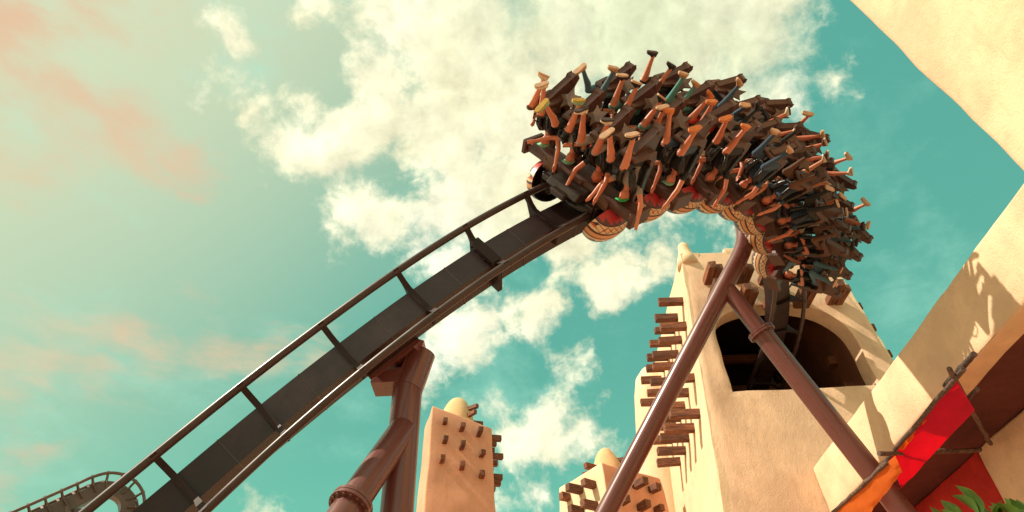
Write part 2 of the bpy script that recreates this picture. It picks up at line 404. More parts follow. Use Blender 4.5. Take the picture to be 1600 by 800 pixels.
# ------------------------------------------------------------------ coaster track
ST = [[-5.867, 8.905, 4.508, 0.235, -0.959, -0.159], [-4.981, 8.936, 5.621, 0.133, -0.983, -0.129], [-3.989, 8.869, 6.703, 0.038, -0.991, -0.127],
      [-2.884, 8.745, 7.744, -0.011, -0.994, -0.113], [-1.7, 8.613, 8.749, -0.009, -0.996, -0.087], [-0.485, 8.55, 9.727, 0.034, -0.999, -0.03],
      [0.702, 8.637, 10.675, 0.108, -0.993, 0.051], [1.827, 8.898, 11.597, 0.203, -0.973, 0.114], [2.964, 9.318, 12.46, 0.325, -0.938, 0.118],
      [4.123, 9.898, 13.225, 0.478, -0.877, 0.054], [5.256, 10.655, 13.868, 0.631, -0.773, -0.061], [6.314, 11.598, 14.359, 0.738, -0.64, -0.212],
      [7.261, 12.715, 14.629, 0.764, -0.507, -0.398], [8.042, 13.985, 14.632, 0.685, -0.392, -0.614], [8.598, 15.373, 14.426, 0.507, -0.287, -0.813],
      [8.943, 16.819, 14.194, 0.304, -0.175, -0.936], [9.135, 18.293, 14.054, 0.119, -0.065, -0.991], [9.21, 19.78, 13.95, -0.02, 0, -0.999],
      [9.22, 21.27, 13.8, -0.1, 0, -0.99], [9.22, 22.75, 13.5, -0.1, 0, -0.98]]
pre = [[-6.757, 8.825, 3.308, 0.295, -0.949, -0.169], [-7.607, 8.725, 2.078, 0.355, -0.939, -0.179], [-8.417, 8.605, 0.818, 0.415, -0.929, -0.189]]
post = [[9.2, 24.2, 13.05, -0.05, 0, -0.98], [9.2, 25.65, 12.5, 0, 0, -0.98], [9.2, 27.05, 11.9, 0, 0, -0.98]]
ST = pre[::-1] + ST + post; OFF = 3
class Path:
    def __init__(s, st): s.P = [V(q[:3]) for q in st]; s.N = [V(q[3:]) for q in st]; s.n = len(st)
    @staticmethod
    def cr(A, i, u):
        a, b, c, d = A[i - 1], A[i], A[i + 1], A[i + 2]
        return 0.5 * (2 * b + (c - a) * u + (2 * a - 5 * b + 4 * c - d) * u * u + (-a + 3 * b - 3 * c + d) * u ** 3)
    def at(s, t):
        i = int(min(max(math.floor(t), 1), s.n - 3)); return s.cr(s.P, i, t - i), s.cr(s.N, i, t - i)
    def M(s, t):
        """columns: lateral, backwards along the track, towards the spine, position"""
        p, n = s.at(t); T = (s.at(t + 0.02)[0] - s.at(t - 0.02)[0]).normalized()
        n = (n - T * n.dot(T)).normalized(); L = T.cross(n)
        m = Matrix((L, -T, -n)).transposed().to_4x4(); m.translation = p; return m
def frange(a, b, st):
    n = int(round((b - a) / st)); return [a + (b - a) * i / n for i in range(n + 1)]
PATH = Path(ST)
def circ(r, n, cx=0, cz=0): return [(cx + r * math.cos(2 * math.pi * k / n), cz + r * math.sin(2 * math.pi * k / n)) for k in range(n)]
def extrude_path(path, prof, ts):
    bm = bmesh.new(); rings = []
    for t in ts:
        m = path.M(t); rings.append([m @ V((x, 0, z)) for x, z in prof])
    sweep(bm, rings); return bm
TIE = [(-.64, -.05), (-.60, -.075), (-.52, .0), (-.40, .12), (-.28, .19), (.28, .19), (.40, .12), (.52, .0), (.60, -.075), (.64, -.05), (.66, .03), (.52, .15), (.40, .40), (.40, .62), (-.40, .62), (-.40, .40), (-.52, .15), (-.66, .03)]
def tie_mesh(mat, heavy=False):
    bm = bmesh.new(); h = 0.022
    prism(bm, TIE, lambda u, v, t: V((u, t, v)), -h, h)
    # flange along the rider-side edge
    edge = TIE[1:9]
    a = [(x, z) for x, z in edge]
    fw = 0.052
    for (x0, z0), (x1, z1) in zip(a, a[1:]):
        prism(bm, [(x0, z0 - .012), (x1, z1 - .012), (x1, z1 + .012), (x0, z0 + .012)], lambda u, v, t: V((u, t, v)), -fw, fw)
    if heavy:
        box(bm, (-.34, -.1, .12), (.34, .1, .24)); 
        for sx in (-1, 1):
            for k in range(5): box(bm, (-.3 + k * .13, -.13, .2), (-.26 + k * .13, .13, .225))
        box(bm, (-.42, -.05, .2), (.42, .05, .95))
    return mesh_from(bm, 'crosstie', mat)
track = empty('coaster_track', (-8.42, 8.61, 0), 'dark brown steel coaster track sweeping up through the sky into the tower', 'coaster track')
inv = Matrix.Translation(-track.location)
def build_track(root, path, t0, t1, mats, tmesh, heavy=None, hm=None, step=0.1):
    iv = Matrix.Translation(-root.location); ts = frange(t0, t1, step)
    for sx in (-1, 1):
        link('rail', mesh_from(extrude_path(path, circ(.068, 14, .6 * sx, 0), ts), 'rail', mats[0], True, 50), root, iv)
    link('spine', mesh_from(extrude_path(path, [(-.27, .28), (.27, .28), (.27, .86), (-.27, .86)], ts), 'spine', mats[1], True, 30), root, iv)
    sm = bmesh.new()
    for (x0, z0, x1, z1) in ((-.276, .274, .276, .282), (-.276, .274, -.268, .866), (.268, .274, .276, .866)): box(sm, (x0, -.011, z0), (x1, .011, z1))
    sm = mesh_from(sm, 'weld_seam', mats[0])
    for k in range(int(math.ceil(t0)), int(math.floor(t1))): link('weld_seam', sm, root, iv @ path.M(k + .5))
    for k in range(int(math.ceil(t0)), int(math.floor(t1)) + 1):
        link('crosstie', hm if heavy and k in heavy else tmesh, root, iv @ path.M(k))
build_track(track, PATH, 0.05, len(ST) - 1.3, ('rail_paint', 'track_paint'), tie_mesh('tie_paint'), {5 + OFF}, tie_mesh('tie_paint', True))

# far loop, bottom left
def loop_path():
    c = V((-18.6, 28.0, 13.1)); a = math.radians(38); h = V((math.cos(a), math.sin(a), 0)); rad = 1.45; st = []; up = V((0, 0, 1)); step = 24
    th0 = math.radians(132); e0 = h * math.cos(th0) + up * math.sin(th0); t0 = h * math.sin(th0) - up * math.cos(th0)
    for k in range(-7, 15):
        th = th0 - math.radians(step * k)
        if k < 0: p = e0 * rad + t0 * rad * math.radians(step) * k; n = e0
        else: p = (h * math.cos(th) + up * math.sin(th)) * rad; n = h * math.cos(th) + up * math.sin(th)
        st.append([*(c + p), *n])
    return Path(st)
LOOP = loop_path()
lt = empty('coaster_track', (-21, 27, 0), 'small pale grey brown coaster track looping over far behind, bottom left', 'coaster track')
build_track(lt, LOOP, 0.2, 19.5, ('loop_paint', 'loop_paint'), tie_mesh('loop_paint'))

# ------------------------------------------------------------------ support columns
def tube_obj(name, pts, r, parent, seg=32, mat='tube_paint'):
    bm = bmesh.new(); o = parent.location
    tube(bm, [V(p) - o for p in pts], r, seg); return obj(name, bm, mat, parent, smooth=True, angle=40)
def flange(parent, p, d, r, t=0.055):
    f = parent; o = parent.location; d = d.normalized(); p = V(p) - o
    bm = bmesh.new(); 
    for s in (-1, 1): tube(bm, [p + d * (s * .006), p + d * (s * (.006 + t))], r * 1.36, 36)
    fl = obj('flange', bm, 'tube_paint', parent, smooth=True, angle=40)
    x, y = frame_of(d)
    bb = bmesh.new(); tube(bb, [V((0, 0, -.09)), V((0, 0, .09))], .026, 6); me = mesh_from(bb, 'bolt', 'bolt_steel')
    for k in range(16):
        a = 2 * math.pi * k / 16; q = p + (x * math.cos(a) + y * math.sin(a)) * r * 1.18
        link('bolt', me, fl, Matrix.Translation(q) @ d.to_track_quat('Z', 'Y').to_matrix().to_4x4())
def bend(a, b, c, r, n=8):
    """points of a rounded corner a-b-c"""
    d1 = (a - b).normalized(); d2 = (c - b).normalized(); p, q = b + d1 * r, b + d2 * r
    return [p.lerp(b, t).lerp(b.lerp(q, t), t) for t in [i / n for i in range(n + 1)]]
# column under the rising track
colY = 10.0
top = onY(651, 572, colY); b0 = onY(632, 614, colY); b0.x = (onY(632, 614, colY).x + onY(625, 796, colY).x) / 2
sup = empty('support_column', (b0.x, colY, 0), 'thick brown tubular support column with side brace under the rising track', 'support')
cx = b0.x; topz = 8.12
tube_obj('column', [(cx, colY, 0), (cx, colY, topz - .45), (cx, colY, topz - .45)], .262, sup)
j = V((cx, colY, topz - .45)); m35 = PATH.M(3.35 + OFF); spine_c = m35 @ V((0, 0, .86))
tube_obj('column_head', [j + V((0, 0, -.02)), j + V((.08, .0, .28)), j + V((.2, -.02, .72))], [.275, .275, .27], sup)
bm = bmesh.new(); M3 = Matrix.Translation(-sup.location) @ PATH.M(3.42 + OFF)
box(bm, (-.36, -.55, .862), (.36, .55, .90), M3); box(bm, (-.30, -.42, .90), (-.26, .42, 1.35), M3); box(bm, (.26, -.42, .90), (.30, .42, 1.35), M3); box(bm, (-.30, -.03, .90), (.30, .03, 1.4), M3)
obj('saddle', bm, 'tube_paint', sup)
bm = bmesh.new(); prism(bm, [(-.62, -.3), (.05, -.3), (.28, .55), (.1, .62), (-.1, .0), (-.62, -.12)], lambda u, v, t: V((u, t, topz - .15 + v)), -.24, .24)
obj('saddle_plate', bm, 'tube_paint', sup)
bj = V((cx, colY - .05, 6.85)); be = onY(548, 790, 9.15); bd = (be - bj).normalized(); bg0 = bj + bd * (bj.z / -bd.z)
tube_obj('brace', [bj, bg0], .235, sup); flange(sup, be, bd, .235)
# A-shaped support in front of the tower
elbow = atD(1166, 382, 19.4); lowp = atD(952, 792, 16.8); md = (lowp - elbow).normalized(); foot = elbow + md * (elbow.z / -md.z)
arm_end = PATH.M(12.35 + OFF) @ V((0, 0, .86))
asup = empty('support_column', (foot.x, foot.y, 0), 'tall slanting brown tube support with branching leg before the tower', 'support')
tube_obj('column', [foot] + bend(foot, elbow, arm_end, .55) + [arm_end], .245, asup)
bm = bmesh.new(); box(bm, (-.36, -.45, .862), (.36, .45, .90), Matrix.Translation(-asup.location) @ PATH.M(12.35 + OFF)); obj('saddle', bm, 'tube_paint', asup)
tj = atD(1137, 458, 19.0); tj = elbow + md * ((tj - elbow).dot(md)); te = V((8.05, 14.1, 6.65)); te = atD(1404, 792, 17.6)
td = (te - tj).normalized(); tg = tj + td * (tj.z / -td.z)
fl_p = tj + td * 1.62
tube_obj('brace', [tj, fl_p], .225, asup); tube_obj('brace', [fl_p, tg], .262, asup); flange(asup, fl_p, td, .262)

# ------------------------------------------------------------------ big tower
TX, TY0, TY1, TH = 9.6, 19.0, 27.7, 18.75
bt = empty('adobe_tower', (TX, TY0, 0), 'big cream adobe tower with timber beams and dark arched tunnel opening', 'tower')
def tw(x, y, z): return V((x, y, z))
HB = 2.85 + 0.088 * TH            # half width at the ground
def half(z): return HB - 0.088 * z
def plaster_wall(outline_front, thick, name):
    pass
# front wall with arched opening: local x across, z up, y from 0 (front) to 0.75
def arch(u):   # opening outline, u 0..1 anticlockwise from lower left, world X,Z
    return None
sx0, sx1, sz = 7.15 - TX, 12.05 - TX, 12.45
AP = [(sx0, sz), (sx0, 14.55)]
for k in range(1, 24):
    a = math.pi - math.pi * k / 24
    cxm = (sx0 + sx1) / 2; e = 0.62
    ca, sa = math.cos(a), math.sin(a)
    AP.append((cxm + (sx1 - sx0) / 2 * math.copysign(abs(ca) ** 0.8, ca), (14.55 if a > math.pi / 2 else 13.9 + (14.55 - 13.9) * sa) + 1.5 * abs(sa) ** 0.8))
AP += [(sx1, 13.9), (sx1, sz)]
def front_wall():
    bm = bmesh.new()
    N = len(AP)
    # outer ring points matching each opening point: project from opening centre to the wall outline
    cxm, czm = (sx0 + sx1) / 2, 14.0
    def outline(px, pz):
        dx, dz = px - cxm, pz - czm; best = 1e9
        for sgn in (-1, 1):       # battered sides x = sgn*(HB-.088 z)
            den = dx - sgn * -0.088 * dz
            num = sgn * (HB - 0.088 * czm) - cxm
            if abs(den) > 1e-6:
                k = num / den
                if k > 0: best = min(best, k)
        if dz > 1e-6: best = min(best, (TH - czm) / dz)
        if dz < -1e-6: best = min(best, (6.5 - czm) / dz)
        return cxm + dx * best, czm + dz * best
    # densify the opening outline
    pts = []
    for (a, b) in zip(AP, AP[1:] + AP[:1]):
        L = math.dist(a, b); n = max(1, int(L / 0.25))
        for i in range(n): pts.append((a[0] + (b[0] - a[0]) * i / n, a[1] + (b[1] - a[1]) * i / n))
    ext = []
    for p in pts:
        ext.append(outline(*p))
    # insert corners
    crn = [(sg * half(z), z) for sg, z in ((-1, 6.5), (-1, TH), (1, TH), (1, 6.5))]
    for c in crn:
        i = min(range(len(ext)), key=lambda k: math.dist(ext[k], c)); ext[i] = c
    NR = 7
    def wob(x, z, y): 
        return noise.noise(V((x * .8, y, z * .8))) * .05 + noise.noise(V((x * 2.6, y, z * 2.6))) * .018
    def layer(yb, amt):
        rows = []
        for j in range(NR + 1):
            f = j / NR; row = []
            for p, q in zip(pts, ext):
                x = p[0] + (q[0] - p[0]) * f; z = p[1] + (q[1] - p[1]) * f
                rnd = 0
                if j == 0: rnd = .05
                if j == NR: rnd = .07
                ex = noise.noise(V((x * 1.3, 3.1, z * 1.3))) * .035
                row.append(bm.verts.new((x + (ex if j == 0 else 0), yb + amt * (wob(x, z, 0) + rnd), z + (ex if j in (0, NR) else 0))))
            rows.append(row)
        return rows
    A = layer(0.0, 1.0); B = layer(0.75, 0.0); n = len(pts)
    for j in range(NR):
        for i in range(n):
            k = (i + 1) % n
            bm.faces.new((A[j][i], A[j][k], A[j + 1][k], A[j + 1][i])); bm.faces.new((B[j][k], B[j][i], B[j + 1][i], B[j + 1][k]))
    for i in range(n):
        k = (i + 1) % n
        bm.faces.new((A[0][k], A[0][i], B[0][i], B[0][k])); bm.faces.new((A[NR][i], A[NR][k], B[NR][k], B[NR][i]))
    return bm
obj('front_wall', front_wall(), 'stucco_warm', bt, smooth=True, angle=50)
# lower front (below the opened storey), side walls, back wall and roof
def slab_wall(name, corner_fn, nu, nv, thick_fn, mat='stucco'):
    bm = bmesh.new(); A = []; B = []
    for i in range(nu + 1):
        ra = []; rb = []
        for j in range(nv + 1):
            p = corner_fn(i / nu, j / nv); q = p + thick_fn(i / nu, j / nv)
            d = noise.noise_vector(p * .8) * .05 + noise.noise_vector(p * 2.4) * .02
            ra.append(bm.verts.new(p + d)); rb.append(bm.verts.new(q))
        A.append(ra); B.append(rb)
    for i in range(nu):
        for j in range(nv):
            bm.faces.new((A[i][j], A[i + 1][j], A[i + 1][j + 1], A[i][j + 1])); bm.faces.new((B[i][j], B[i][j + 1], B[i + 1][j + 1], B[i + 1][j]))
    for i in range(nu):
        bm.faces.new((A[i][0], B[i][0], B[i + 1][0], A[i + 1][0])); bm.faces.new((A[i][nv], A[i + 1][nv], B[i + 1][nv], B[i][nv]))
    for j in range(nv):
        bm.faces.new((A[0][j], A[0][j + 1], B[0][j + 1], B[0][j])); bm.faces.new((A[nu][j], B[nu][j], B[nu][j + 1], A[nu][j + 1]))
    return obj(name, bm, mat, bt, smooth=True, angle=50)
D = TY1 - TY0
slab_wall('lower_wall', lambda u, v: V((half(6.5 * v) * (2 * u - 1), 0.0, 6.5 * v)), 24, 22, lambda u, v: V((0, .75, 0)), 'stucco_warm')
for sg, nm in ((-1, 'side_wall'), (1, 'side_wall')):
    slab_wall(nm, lambda u, v: V((sg * (half(TH * v) + .004), .03 + (D - .03) * u, TH * v)), 24, 50, lambda u, v: V((-sg * .7, 0, 0)), 'stucco_cream')
slab_wall('back_wall', lambda u, v: V(((half(TH * v) - .71) * (2 * u - 1), D - .01, TH * v)), 16, 30, lambda u, v: V((0, -.7, 0)))
bm = bmesh.new(); box(bm, (-half(18.2) + .72, .78, 17.9), (half(18.2) - .72, D - .75, 18.2)); obj('roof_slab', bm, 'stucco', bt)
bm = bmesh.new(); box(bm, (-half(12) + .75, .76, 11.7), (half(12) - .75, D - .75, 11.95)); obj('inner_floor', bm, 'inner_shade', bt)
# lining boxes added to darken the tunnel; shade is in the near-black colour
bm = bmesh.new(); box(bm, (-half(12) + .72, D - 2.2, 11.96), (half(18) - .75, D - 2.0, 17.88)); obj('inner_wall', bm, 'inner_shade', bt)
for sg, mt in ((-1, 'inner_shade'), (1, 'inner_brown')):
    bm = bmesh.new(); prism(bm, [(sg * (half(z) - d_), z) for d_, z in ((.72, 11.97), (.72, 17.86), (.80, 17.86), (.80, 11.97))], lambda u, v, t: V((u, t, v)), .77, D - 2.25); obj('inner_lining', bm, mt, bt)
bm = bmesh.new(); box(bm, (-half(17) + .85, .78, 17.75), (half(17) - .85, D - 2.25, 17.85)); obj('inner_ceiling', bm, 'inner_shade', bt)
bm = bmesh.new(); box(bm, (-half(16.2) + .9, .76, 16.2), (half(17) - .95, .82, 17.7)); obj('inner_lintel', bm, 'inner_shade', bt)
# right hand inner wall painted brown, with beam ends
for (x, y, z) in ((sx1 - .02 + .45, 2.6, 13.5), (sx1 + .43, 1.6, 13.3), (sx1 + .40, 3.9, 14.3), (sx1 + .42, 3.0, 12.7), (sx1 + .42, 1.9, 14.6), (sx1 + .4, 5.0, 13.4)):
    put_beam(bt, V((x, y, z)), (-1, 0, 0), .75, 1.25)
for z in (13.2, 15.1, 16.6):
    put_beam(bt, V((-half(z) + .7, 4.6, z)), (1, 0, 0), 2 * half(z) - 1.4, 1.2)
# corner finial and raised parapet lumps
bm = bmesh.new()
tube(bm, [V((-half(TH) + .28, .34, z)) for z in (TH - .5, TH - .05, TH + .2, TH + .45, TH + .58, TH + .70, TH + .78, TH + .80)], [.45, .38, .28, .23, .225, .2, .12, .02], 20)
obj('finial', bm, 'stucco_cream', bt, smooth=True)
for (x0, x1, h) in ((-1.1, 1.8, .22), (.2, 2.4, .16)):
    bm = rounded_block((x1 - x0, .62, h + .3), .1, .4, .02, seed=x0); obj('parapet', bm, 'stucco', bt, Matrix.Translation(((x0 + x1) / 2, .36, TH - .3)), smooth=True)
# rounded buttress at the far left corner
bm = bmesh.new(); tube(bm, [V((-half(z) - .15, D - .55, z)) for z in (0, 6, 12, 15, 17, 17.9, 18.4, 18.7)], [1.5, 1.3, 1.1, 1.0, .93, .8, .5, .05], 28); obj('buttress', bm, 'stucco_cream', bt, smooth=True)
# timber beams: left face rows (near row starts beside the front corner), front face, right face
for z, y0, n, ln in ((17.05, .95, 7, .95), (15.9, .95, 7, .95), (13.7, 1.05, 6, .95), (12.3, 1.1, 5, .95)):
    for k in range(n):
        y = y0 + .97 * k + random.uniform(-.06, .06); zz = z + random.uniform(-.08, .08)
        put_beam(bt, V((-half(zz), y, zz)), (-1, random.uniform(-.03, .03), random.uniform(-.02, .02)), ln * random.uniform(.85, 1.1), random.uniform(.95, 1.12))
for k, (px, py) in enumerate([(1104, 441), (1151, 440), (1190, 441), (1112, 470), (1158, 473), (1199, 476), (1246, 474), (1296, 472)]):
    p = onY(px, py, TY0) - bt.location
    put_beam(bt, p, (0.02, -1, 0), random.uniform(.95, 1.15), 1.15)
    put_beam(bt, p + V((.29, .0, -.03)), (0.02, -1, 0), random.uniform(.75, .95), 1.05)
for z in (16.1, 15.1, 13.95, 12.8):  # right face, ends show past the edge
    for k in range(3): put_beam(bt, V((half(z), .6 + 1.1 * k, z)), (1, 0, 0), .42, 1.1)

# ------------------------------------------------------------------ two small towers
def small_tower(loc, rot, size, taper, mat, label, rows, faces, dome, topcut=None, lit=None):
    t = empty('adobe_tower', loc, label, 'tower', 'small beam-studded adobe towers'); t.rotation_euler.z = rot
    bm = rounded_block(size, .1, .45, .05, taper, loc[0])
    if topcut:
        for v in bm.verts:
            if v.co.z > size[2] * .7: v.co.z += topcut * (v.co.x / (size[0] / 2)) * (v.co.z / size[2] - .7) / .3
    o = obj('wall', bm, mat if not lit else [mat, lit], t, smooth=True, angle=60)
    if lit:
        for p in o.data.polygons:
            if p.normal.x < -.6: p.material_index = 1  # cream on the sunlit side, orange on shaded sides: light put into the plaster
    sx, sy, sz = size
    hx = lambda z: sx / 2 - taper[0] * z
    hy = lambda z: sy / 2 - taper[1] * z
    for f in faces:
        for r, (z, n) in enumerate(rows):
            for k in range(n):
                u = (k + .5) / n * 2 - 1; u *= .84; ln = random.uniform(.36, .66)
                zc = z + random.uniform(-.05, .05) + (topcut or 0) * u * .8 * (1 if f == 'front' else 0)
                if f == 'front': put_beam(t, V((u * hx(z) + random.uniform(-.08, .08), -hy(z), zc)), (random.uniform(-.08, .08), -1, random.uniform(-.06, .06)), ln, random.uniform(.8, 1.0))
                if f == 'left': put_beam(t, V((-hx(z), u * hy(z), zc)), (-1, 0, 0), ln, 1.0)
                if f == 'right': put_beam(t, V((hx(z), u * hy(z), zc)), (1, 0, 0), ln, 1.0)
    dr, dh = dome
    bm = bmesh.new(); ellipsoid(bm, (0, 0, sz - .1), (dr, dr, dh), 28, 18)
    for v in bm.verts: v.co += noise.noise_vector(v.co * 2.2) * .04
    d = obj('dome', bm, 'stucco_dome', t, smooth=True)
    for a, z in ((180, .55), (-50, .9), (-60, .45), (5, .5), (110, .7)):
        a = math.radians(a); rr = dr * math.sqrt(max(0.05, 1 - (z / dh * .95) ** 2))
        put_beam(d, V((math.cos(a) * rr * .9, math.sin(a) * rr * .9, sz - .1 + z)), (math.cos(a), math.sin(a), 0), .6, .8)
    return t
cxl = (onY(662, 640, 28).x + onY(760, 668, 28).x) / 2
small_tower((cxl - .05, 29.7, 0), math.radians(17), (4.0, 3.4, 17.2), (.030, .030), 'stucco_orange', 'orange adobe tower with domed top beside the thick support column',
            [(16.5, 3), (15.5, 3), (14.5, 3)], ('front', 'right'), (.88, 1.75), topcut=-.62)
small_tower((3.36, 24.25, 0), math.radians(34.8), (4.05, 3.8, 11.72), (.05, .05), 'stucco_orange', 'small domed adobe tower partly hidden behind slanting support tube',
            [(11.1, 3), (10.3, 3), (9.45, 3), (8.6, 3)], ('front', 'left'), (.62, 1.5), lit='stucco_cream')

# ------------------------------------------------------------------ building on the right
WX, ZB, ZT, IX = 8.83, 8.19, 9.69, 11.0
rb = empty('adobe_building', (WX, 9, 0), 'near cream plaster building with jutting upper wall and brown soffit', 'building')
def block(name, lo, hi, mat, parent, r=.1, step=.4, wob=.03, seed=0, taper=(0, 0)):
    size = [h - l for l, h in zip(lo, hi)]
    bm = rounded_block(size, r, step, wob, taper, seed)
    c = V(((lo[0] + hi[0]) / 2, (lo[1] + hi[1]) / 2, lo[2])) - parent.location
    return obj(name, bm, mat, parent, Matrix.Translation(c), smooth=True, angle=60)
block('upper_wall', (WX, 6.0, ZB), (WX + .6, 18.97, ZT), 'stucco', rb, .09, .3, .035, 2)
# the tall wing above: far edge leans back
bm = rounded_block((4.0, 12.0, 14.5), .14, .4, .045, (0, .0), 5)
for v in bm.verts:
    if v.co.y > 0: v.co.y += .062 * v.co.z + .05 * noise.noise(V((0, 0, v.co.z * .5)))
obj('tall_wing', bm, 'stucco', rb, Matrix.Translation(V((WX + 2.02, 7.42 - 6.0, ZT - .35)) - rb.location), smooth=True, angle=60)
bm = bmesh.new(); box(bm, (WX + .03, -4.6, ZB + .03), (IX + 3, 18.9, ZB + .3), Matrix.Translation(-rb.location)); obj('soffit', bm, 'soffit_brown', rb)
block('red_wall', (IX, 14.95, 0), (IX + .5, 18.95, ZB + .02), 'red_plaster', rb, .05, .4, .02, 3)
block('pier', (IX - .03, 5.0, 0), (IX + .55, 14.93, ZB + .02), 'stucco', rb, .1, .35, .04, 4)
bm = bmesh.new(); box(bm, (IX + 1.2, -4.5, 0), (IX + 1.5, 18.9, ZB + .02), Matrix.Translation(-rb.location)); obj('rear_wall', bm, 'stucco', rb)
bm = bmesh.new(); box(bm, (WX + .62, 7.3, ZB + .3), (IX + 3, 18.9, ZT - .4), Matrix.Translation(-rb.location)); obj('terrace', bm, 'stucco', rb)

# awning frame of rough poles, with two cloths
def pole(a, b, r, label, seed):
    a, b = V(a), V(b); rs = random.Random(seed); n = 12; mid = a
    bm = bmesh.new(); d = b - a; x, y = frame_of(d)
    tube(bm, [d * (i / n) + x * rs.uniform(-.010, .010) + y * rs.uniform(-.010, .010) for i in range(n + 1)], [r * rs.uniform(.86, 1.1) for _ in range(n + 1)], 10)
    return tag(obj('wooden_pole', bm, 'pole_wood', None, Matrix.Translation(a), smooth=True, angle=60), label, 'pole', 'rough poles of the awning frame')
PZ = 7.3
pole(onZ(1483, 577, PZ + .06), onZ(1547, 693, 8.02), .05, 'dark rough pole slanting down from crossing to the pier, right of red awning', 1)
pole(onZ(1374, 709, PZ - .12), onZ(1531, 703, 7.9), .052, 'dark rough pole lying level across the lower red awning', 2)
pole(onZ(1522, 553, PZ + .16), onZ(1476, 603, PZ + .16), .05, 'short rough pole stub at the top of the awning frame', 3)
pole(onX(1505, 576, 7.68), onX(1366, 742, 7.68), .045, 'long rough pole running along the upper wall above the red awning', 4)
pole(onX(1388, 722, 7.36), onX(1296, 806, 7.36), .045, 'rough pole along the top edge of the orange awning', 5)
pole(onZ(1528, 607, PZ + .02), onZ(1500, 636, PZ + .02), .04, 'short pole stub beyond the lower hem of the red awning', 6)
def cloth_sheet(name, c, mat, label, sag=.06, nu=28, nv=10, seed=0):
    """c: four world corners in order"""
    o = sum((V(p) for p in c), V()) / 4; bm = bmesh.new(); rows = []
    nrm = (V(c[1]) - V(c[0])).cross(V(c[3]) - V(c[0])).normalized()
    for lay in (0, .006):
        g = []
        for i in range(nu + 1):
            r = []
            for jx in range(nv + 1):
                u, v = i / nu, jx / nv
                p = V(c[0]).lerp(V(c[1]), u).lerp(V(c[3]).lerp(V(c[2]), u), v) - o
                p += V((0, 0, -1)) * sag * math.sin(math.pi * v) + V((0, 0, 1)) * (noise.noise(V((u * 7, v * 2, seed))) * .03 + noise.noise(V((u * 9 + v * 5, v, seed + 3))) * .03)
                p += (V(c[3]) - V(c[0])).normalized() * noise.noise(V((u * 5, seed, 0))) * .03
                r.append(bm.verts.new(p + nrm * lay))
            g.append(r)
        rows.append(g)
    for lay, g in enumerate(rows):
        for i in range(nu):
            for jx in range(nv):
                q = (g[i][jx], g[i + 1][jx], g[i + 1][jx + 1], g[i][jx + 1]); bm.faces.new(q if lay else q[::-1])
    return tag(obj(name, bm, mat, None, Matrix.Translation(o), smooth=True), label, 'awning')
cloth_sheet('awning', [onZ(1493, 592, PZ + .05), onZ(1390, 716, PZ + .05), onZ(1408, 763, PZ - .06), onZ(1523, 640, PZ - .06)], 'awning_red', 'bright red cloth awning stretched between the poles', .05, seed=1)
cloth_sheet('awning', [onX(1399, 712, 7.36), onX(1299, 806, 7.36), onZ(1345, 820, 6.6), onZ(1410, 738, 6.72)], 'awning_orange', 'orange cloth awning hanging from pole over the brown tube', .03, seed=2)
cloth_sheet('awning', [onX(1492, 588, 7.76), onX(1402, 700, 7.76), onX(1411, 702, 7.86), onX(1497, 598, 7.86)], 'awning_orange', 'narrow orange strip of cloth behind the long rough pole', .02, nv=4, seed=3)

